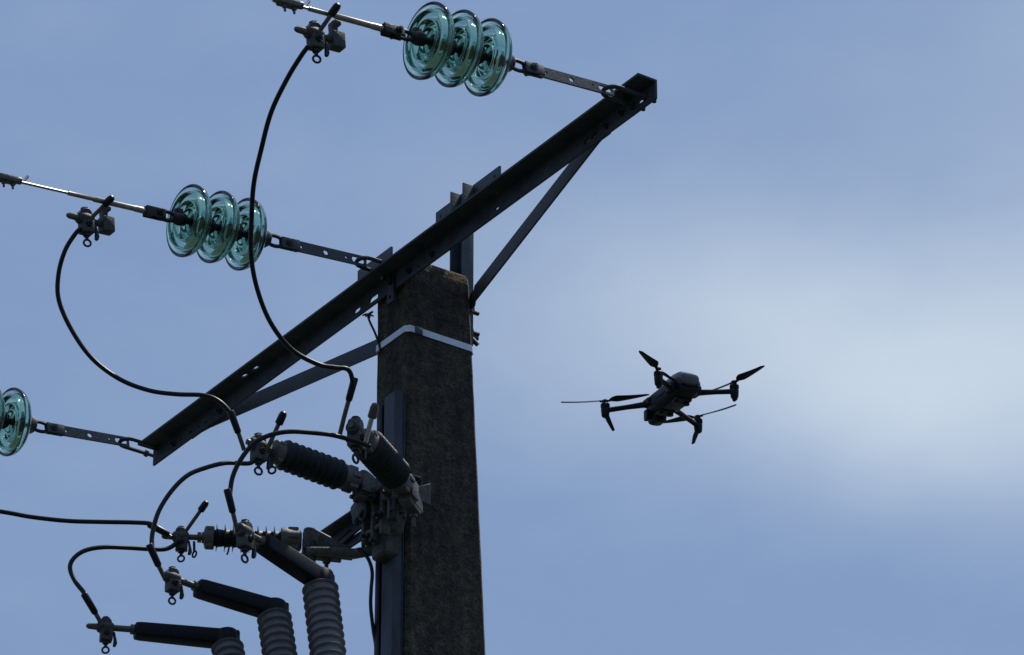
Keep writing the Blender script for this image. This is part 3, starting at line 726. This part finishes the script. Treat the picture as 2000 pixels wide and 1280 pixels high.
cable([(722, 872), (700, 864), (652, 852), (605, 844), (562, 843), (525, 851), (495, 868), (469, 897), (455, 932), (449, 966), (450, 982)], d2_-.08, e1-.02,
      'black jumper arching over the middle arrester from the arrester facing the viewer', rod=[(457, 1010), (463, 1036)])
cable([(497, 900), (485, 904), (442, 905), (402, 913), (366, 930), (335, 960), (311, 1000), (298, 1040), (297, 1068), (302, 1088)], d1_-.04, e2-.02,
      'black jumper bending down left from the middle arrester to the middle termination', rod=[(311, 1108), (322, 1130)])
cable([(-420, 940), (-300, 958), (-150, 978), (0, 999), (60, 1009), (130, 1017), (200, 1020), (262, 1020), (296, 1024), (313, 1036)], d3_+.05, d3_-.02,
      'black jumper entering from the left edge to the lowest arrester', rod=[(324, 1042), (334, 1050)])
cable([(348, 1056), (338, 1067), (322, 1073), (298, 1074), (250, 1071), (200, 1069), (166, 1075), (142, 1092), (138, 1112), (147, 1136), (164, 1160), (177, 1182)], d3_-.04, e3-.02,
      'black jumper hooking round left from the lowest arrester to the lowest termination', rod=[(190, 1204), (200, 1222)])

# earth wires
def wire(pts, d0, d1, r, label):
    P = [PD(x, y, d0+(d1-d0)*i/(len(pts)-1)) for i, (x, y) in enumerate(pts)]
    t = thing('earth_wire', P[0], label, 'wire'); b = MB(); b.tube(spline(P, 6), r, 8); b.build('strand', RUBBER, t); return t, P
t, P = wire([(718, 614), (722, 628), (733, 652), (741, 676), (742, 690)], depth(PW(718, 614, .03)), depth(PW(742, 680, .015)), .0042, 'thin earth wire with a frayed tip tied under the crossarm beside the pole')
b = MB(); rn = random.Random(5)
for k in range(14):
    v = (CX*rn.uniform(-.4, 1) + CU*rn.uniform(-.5, .8) + CF*rn.uniform(-.6, .6)).normalized(); q = P[0]+CX*rn.uniform(-.006, .006)
    b.tube([q, q+v*.009, q+v*.009 + (v+CX*.3)*rn.uniform(.003, .009)], [.0042, .0034, .0022], 6)
b.build('frayed_tip', mat('tarnished_copper', (.07, .075, .035), .6, .2, .4, 50), t)
wire([(700, 1072), (712, 1082), (722, 1098), (727, 1120), (725, 1150), (724, 1185), (729, 1230), (734, 1262), (735, 1300), (734, 1400)], depth(PW(700, 1075, .09)), depth(PW(735, 1300, .02)), .0062, 'black earth lead dropping from the arrester bracket along the pole')
wire([(448, 1062), (446, 1076), (443, 1084)], d3_+.02, d3_+.02, .003, 'tiny wire tie hanging under the spiky level arrester')

# ------------------------------------------------------------------ drone
SCL = 732.0; DD = F/SCL
def camvec(x, y, z): return CX*x - CU*y + CF*z
Rv = camvec(.903, .156, .40).normalized(); Fv = camvec(-.43, .352, .83); Fv = (Fv - Rv*Fv.dot(Rv)).normalized(); Uv = Rv.cross(Fv)
DM = Matrix((Rv, Fv, Uv)).transposed().to_4x4(); DM.translation = PD(1316, 766, DD)
drone = thing('camera_drone', DM.translation.copy(), 'small black four rotor camera drone hovering in the open sky right of the pole', 'drone')
def loft(mb, secs, n=24, pw=.55):               # secs: (y, cx, cz, hx, hz)
    vs = []; fs = []
    for y, cx, cz, hx, hz in secs:
        for k in range(n):
            a = 2*math.pi*k/n; c, s_ = math.cos(a), math.sin(a)
            vs.append((cx + math.copysign(abs(c)**pw, c)*hx, y, cz + math.copysign(abs(s_)**pw, s_)*hz))
    for i in range(len(secs)-1):
        for k in range(n): fs.append([i*n+k, i*n+(k+1) % n, (i+1)*n+(k+1) % n, (i+1)*n+k])
    fs += [list(range(n))[::-1], [(len(secs)-1)*n+k for k in range(n)]]
    mb.add(vs, fs)
DMB = DM @ Matrix.Translation((-.004, .004, .0)) @ Matrix.Diagonal((.84, .90, .95, 1))
b = MB(DMB)
loft(b, [(-.112, 0, -.014, .028, .016), (-.108, 0, -.014, .036, .023), (-.09, 0, -.014, .041, .029), (-.03, 0, -.015, .045, .031), (.03, 0, -.016, .047, .030), (.07, 0, -.013, .046, .026), (.10, 0, -.008, .039, .020), (.115, 0, -.005, .028, .013)])
for sx in (-1, 1):                              # shoulders at the arm roots
    b.box((sx*.043, .080, -.010), (.018, .040, .022), .007); b.box((sx*.045, -.072, -.018), (.020, .046, .026), .008)
b.box((0, -.035, -.046), (.056, .085, .008), .003); b.box((0, .045, -.045), (.05, .045, .008), .003)
for sx in (-1, 1): b.box((sx*.0455, .0, -.016), (.004, .07, .005), .001)
b.build('body', HULL, drone)
BATT_LIT = mat('sunlit_battery_shell', (.042, .044, .048), .26, 0, .2, 30)  # sunlit highlight on the drone's top, put in as a paler, glossier grey
b = MB(DMB); loft(b, [(-.124, 0, -.006, .024, .010), (-.120, 0, -.003, .031, .017), (-.097, 0, .006, .034, .021), (-.06, 0, .010, .034, .022), (.01, 0, .011, .033, .018), (.03, 0, .009, .028, .012)]); b.build('battery', BATT_LIT, drone)
for x, y, z in ((-.02, -.055, -.052), (.02, -.055, -.052), (-.018, .045, -.050), (.018, .045, -.050)): b = MB(DMB); b.lathe([(-.004, .008), (-.003, .010), (.004, .010)], 16, (x, y, z), (0, 0, 1)); b.build('belly_sensor', PROP, drone)
for sx in (-1, 1): b = MB(DMB); b.lathe([(-.002, .0105), (.005, .0105), (.006, .008)], 16, V((sx*.030, -.109, -.010)), V((sx*.45, -1, 0))); b.build('rear_sensor', LENS, drone)
gm = MB(DMB); gm.box((0, .100, -.027), (.040, .030, .018), .006); gm.box((-.030, .108, -.036), (.014, .024, .032), .006); gm.box((.0, .098, -.036), (.060, .012, .014), .005)
gob = gm.build('gimbal', HULL, drone)
gm = MB(DMB); loft(gm, [(.080, .004, -.038, .018, .015), (.087, .004, -.038, .024, .020), (.118, .004, -.038, .025, .021), (.126, .004, -.038, .022, .019)]); gm.lathe([(.125, .016), (.134, .016), (.136, .013)], 20, V((.004, 0, -.038)), (0, 1, 0)); gm.build('camera_head', HULL, gob)
motors = {'front_left': (-.140, .130, -.006), 'front_right': (.140, .130, -.006), 'rear_left': (-.113, -.130, -.006), 'rear_right': (.113, -.130, -.006)}
blade = {'front_left': (-.087, .0655), 'rear_right': (.0317, -.130), 'front_right': (.0565, -.091), 'rear_left': (-.0877, -.0698)}
CW = ('front_left', 'rear_right')
for k, (mx, my, mz) in motors.items():
    fr = k[0] == 'f'; sx = -1 if mx < 0 else 1
    root = V((sx*.036, .078, -.012)) if fr else V((sx*.036, -.060, -.018)); end = V((mx, my, mz-.022))
    b = MB(DM); d = (end-root); b.tube([root, root+d*.12, root+d*.5, end-d*.06, end], [.0105, .0085, .0068, .0072, .009], 12)
    armo = b.build('arm', HULL, drone)
    b = MB(DM); b.lathe([(-.042, .0075), (-.038, .0105), (-.020, .0120), (-.016, .0112), (-.014, .0125), (-.005, .0125), (-.002, .010), (.0, .005), (.004, .0045)], 20, (mx, my, mz), (0, 0, 1)); b.build('motor', HULL, armo)
    b = MB(DM)
    if fr: b.prism([(-.007, .0), (.008, .0), (.007-sx*.010, -.022), (.007-sx*.020, -.046), (.000-sx*.021, -.048), (-.006-sx*.010, -.022)], .009, .002, Matrix.Translation((mx, my, mz-.030)))
    else: b.prism([(-.009, .0), (.009, .0), (.006, -.012), (-.003, -.015)], .014, .003, Matrix.Translation((mx, my, mz-.036)))
    b.build('landing_foot', HULL, armo)
    bx, by = blade[k]; ang = math.atan2(by, bx)
    hb_ = MB(DM @ Matrix.Translation((mx, my, mz+.005))); hb_.lathe([(-.004, .007), (.002, .008), (.004, .005)], 16, (0, 0, 0), (0, 0, 1)); hb_.box((0, 0, 0), (.030, .008, .004), .001, Matrix.Rotation(ang, 4, 'Z'))
    po = hb_.build('propeller', PROP, drone)
    for s_ in (0, math.pi):
        bm_ = MB(DM @ Matrix.Translation((mx, my, mz+.006)) @ Matrix.Rotation(ang+s_, 4, 'Z')); vs = []; fs = []; nn = 16
        for i in range(nn+1):
            t_ = i/nn; x = .012+t_*.108; ch = (.007 + .021*min(1, t_*5)**.7)*(1-.66*t_**1.15) * (1 if t_ < .95 else .55); tw = R(24-15*t_)*(-1 if k in CW else 1)
            for cy, cz in ((-.35, .0005), (.0, .0028), (.65, .0003), (.0, -.0014)):
                if k in CW: cy = -cy
                vs.append((x, cy*ch*math.cos(tw), cz + cy*ch*math.sin(tw) + .006*t_*t_))
        for i in range(nn):
            for q in range(4): fs.append([i*4+q, i*4+(q+1) % 4, i*4+4+(q+1) % 4, i*4+4+q])
        fs += [[3, 2, 1, 0], [nn*4+q for q in range(4)]]
        bm_.add(vs, fs); bm_.build('blade', PROP, po)

for o in bpy.data.objects:
    if '_o' in o: del o['_o']
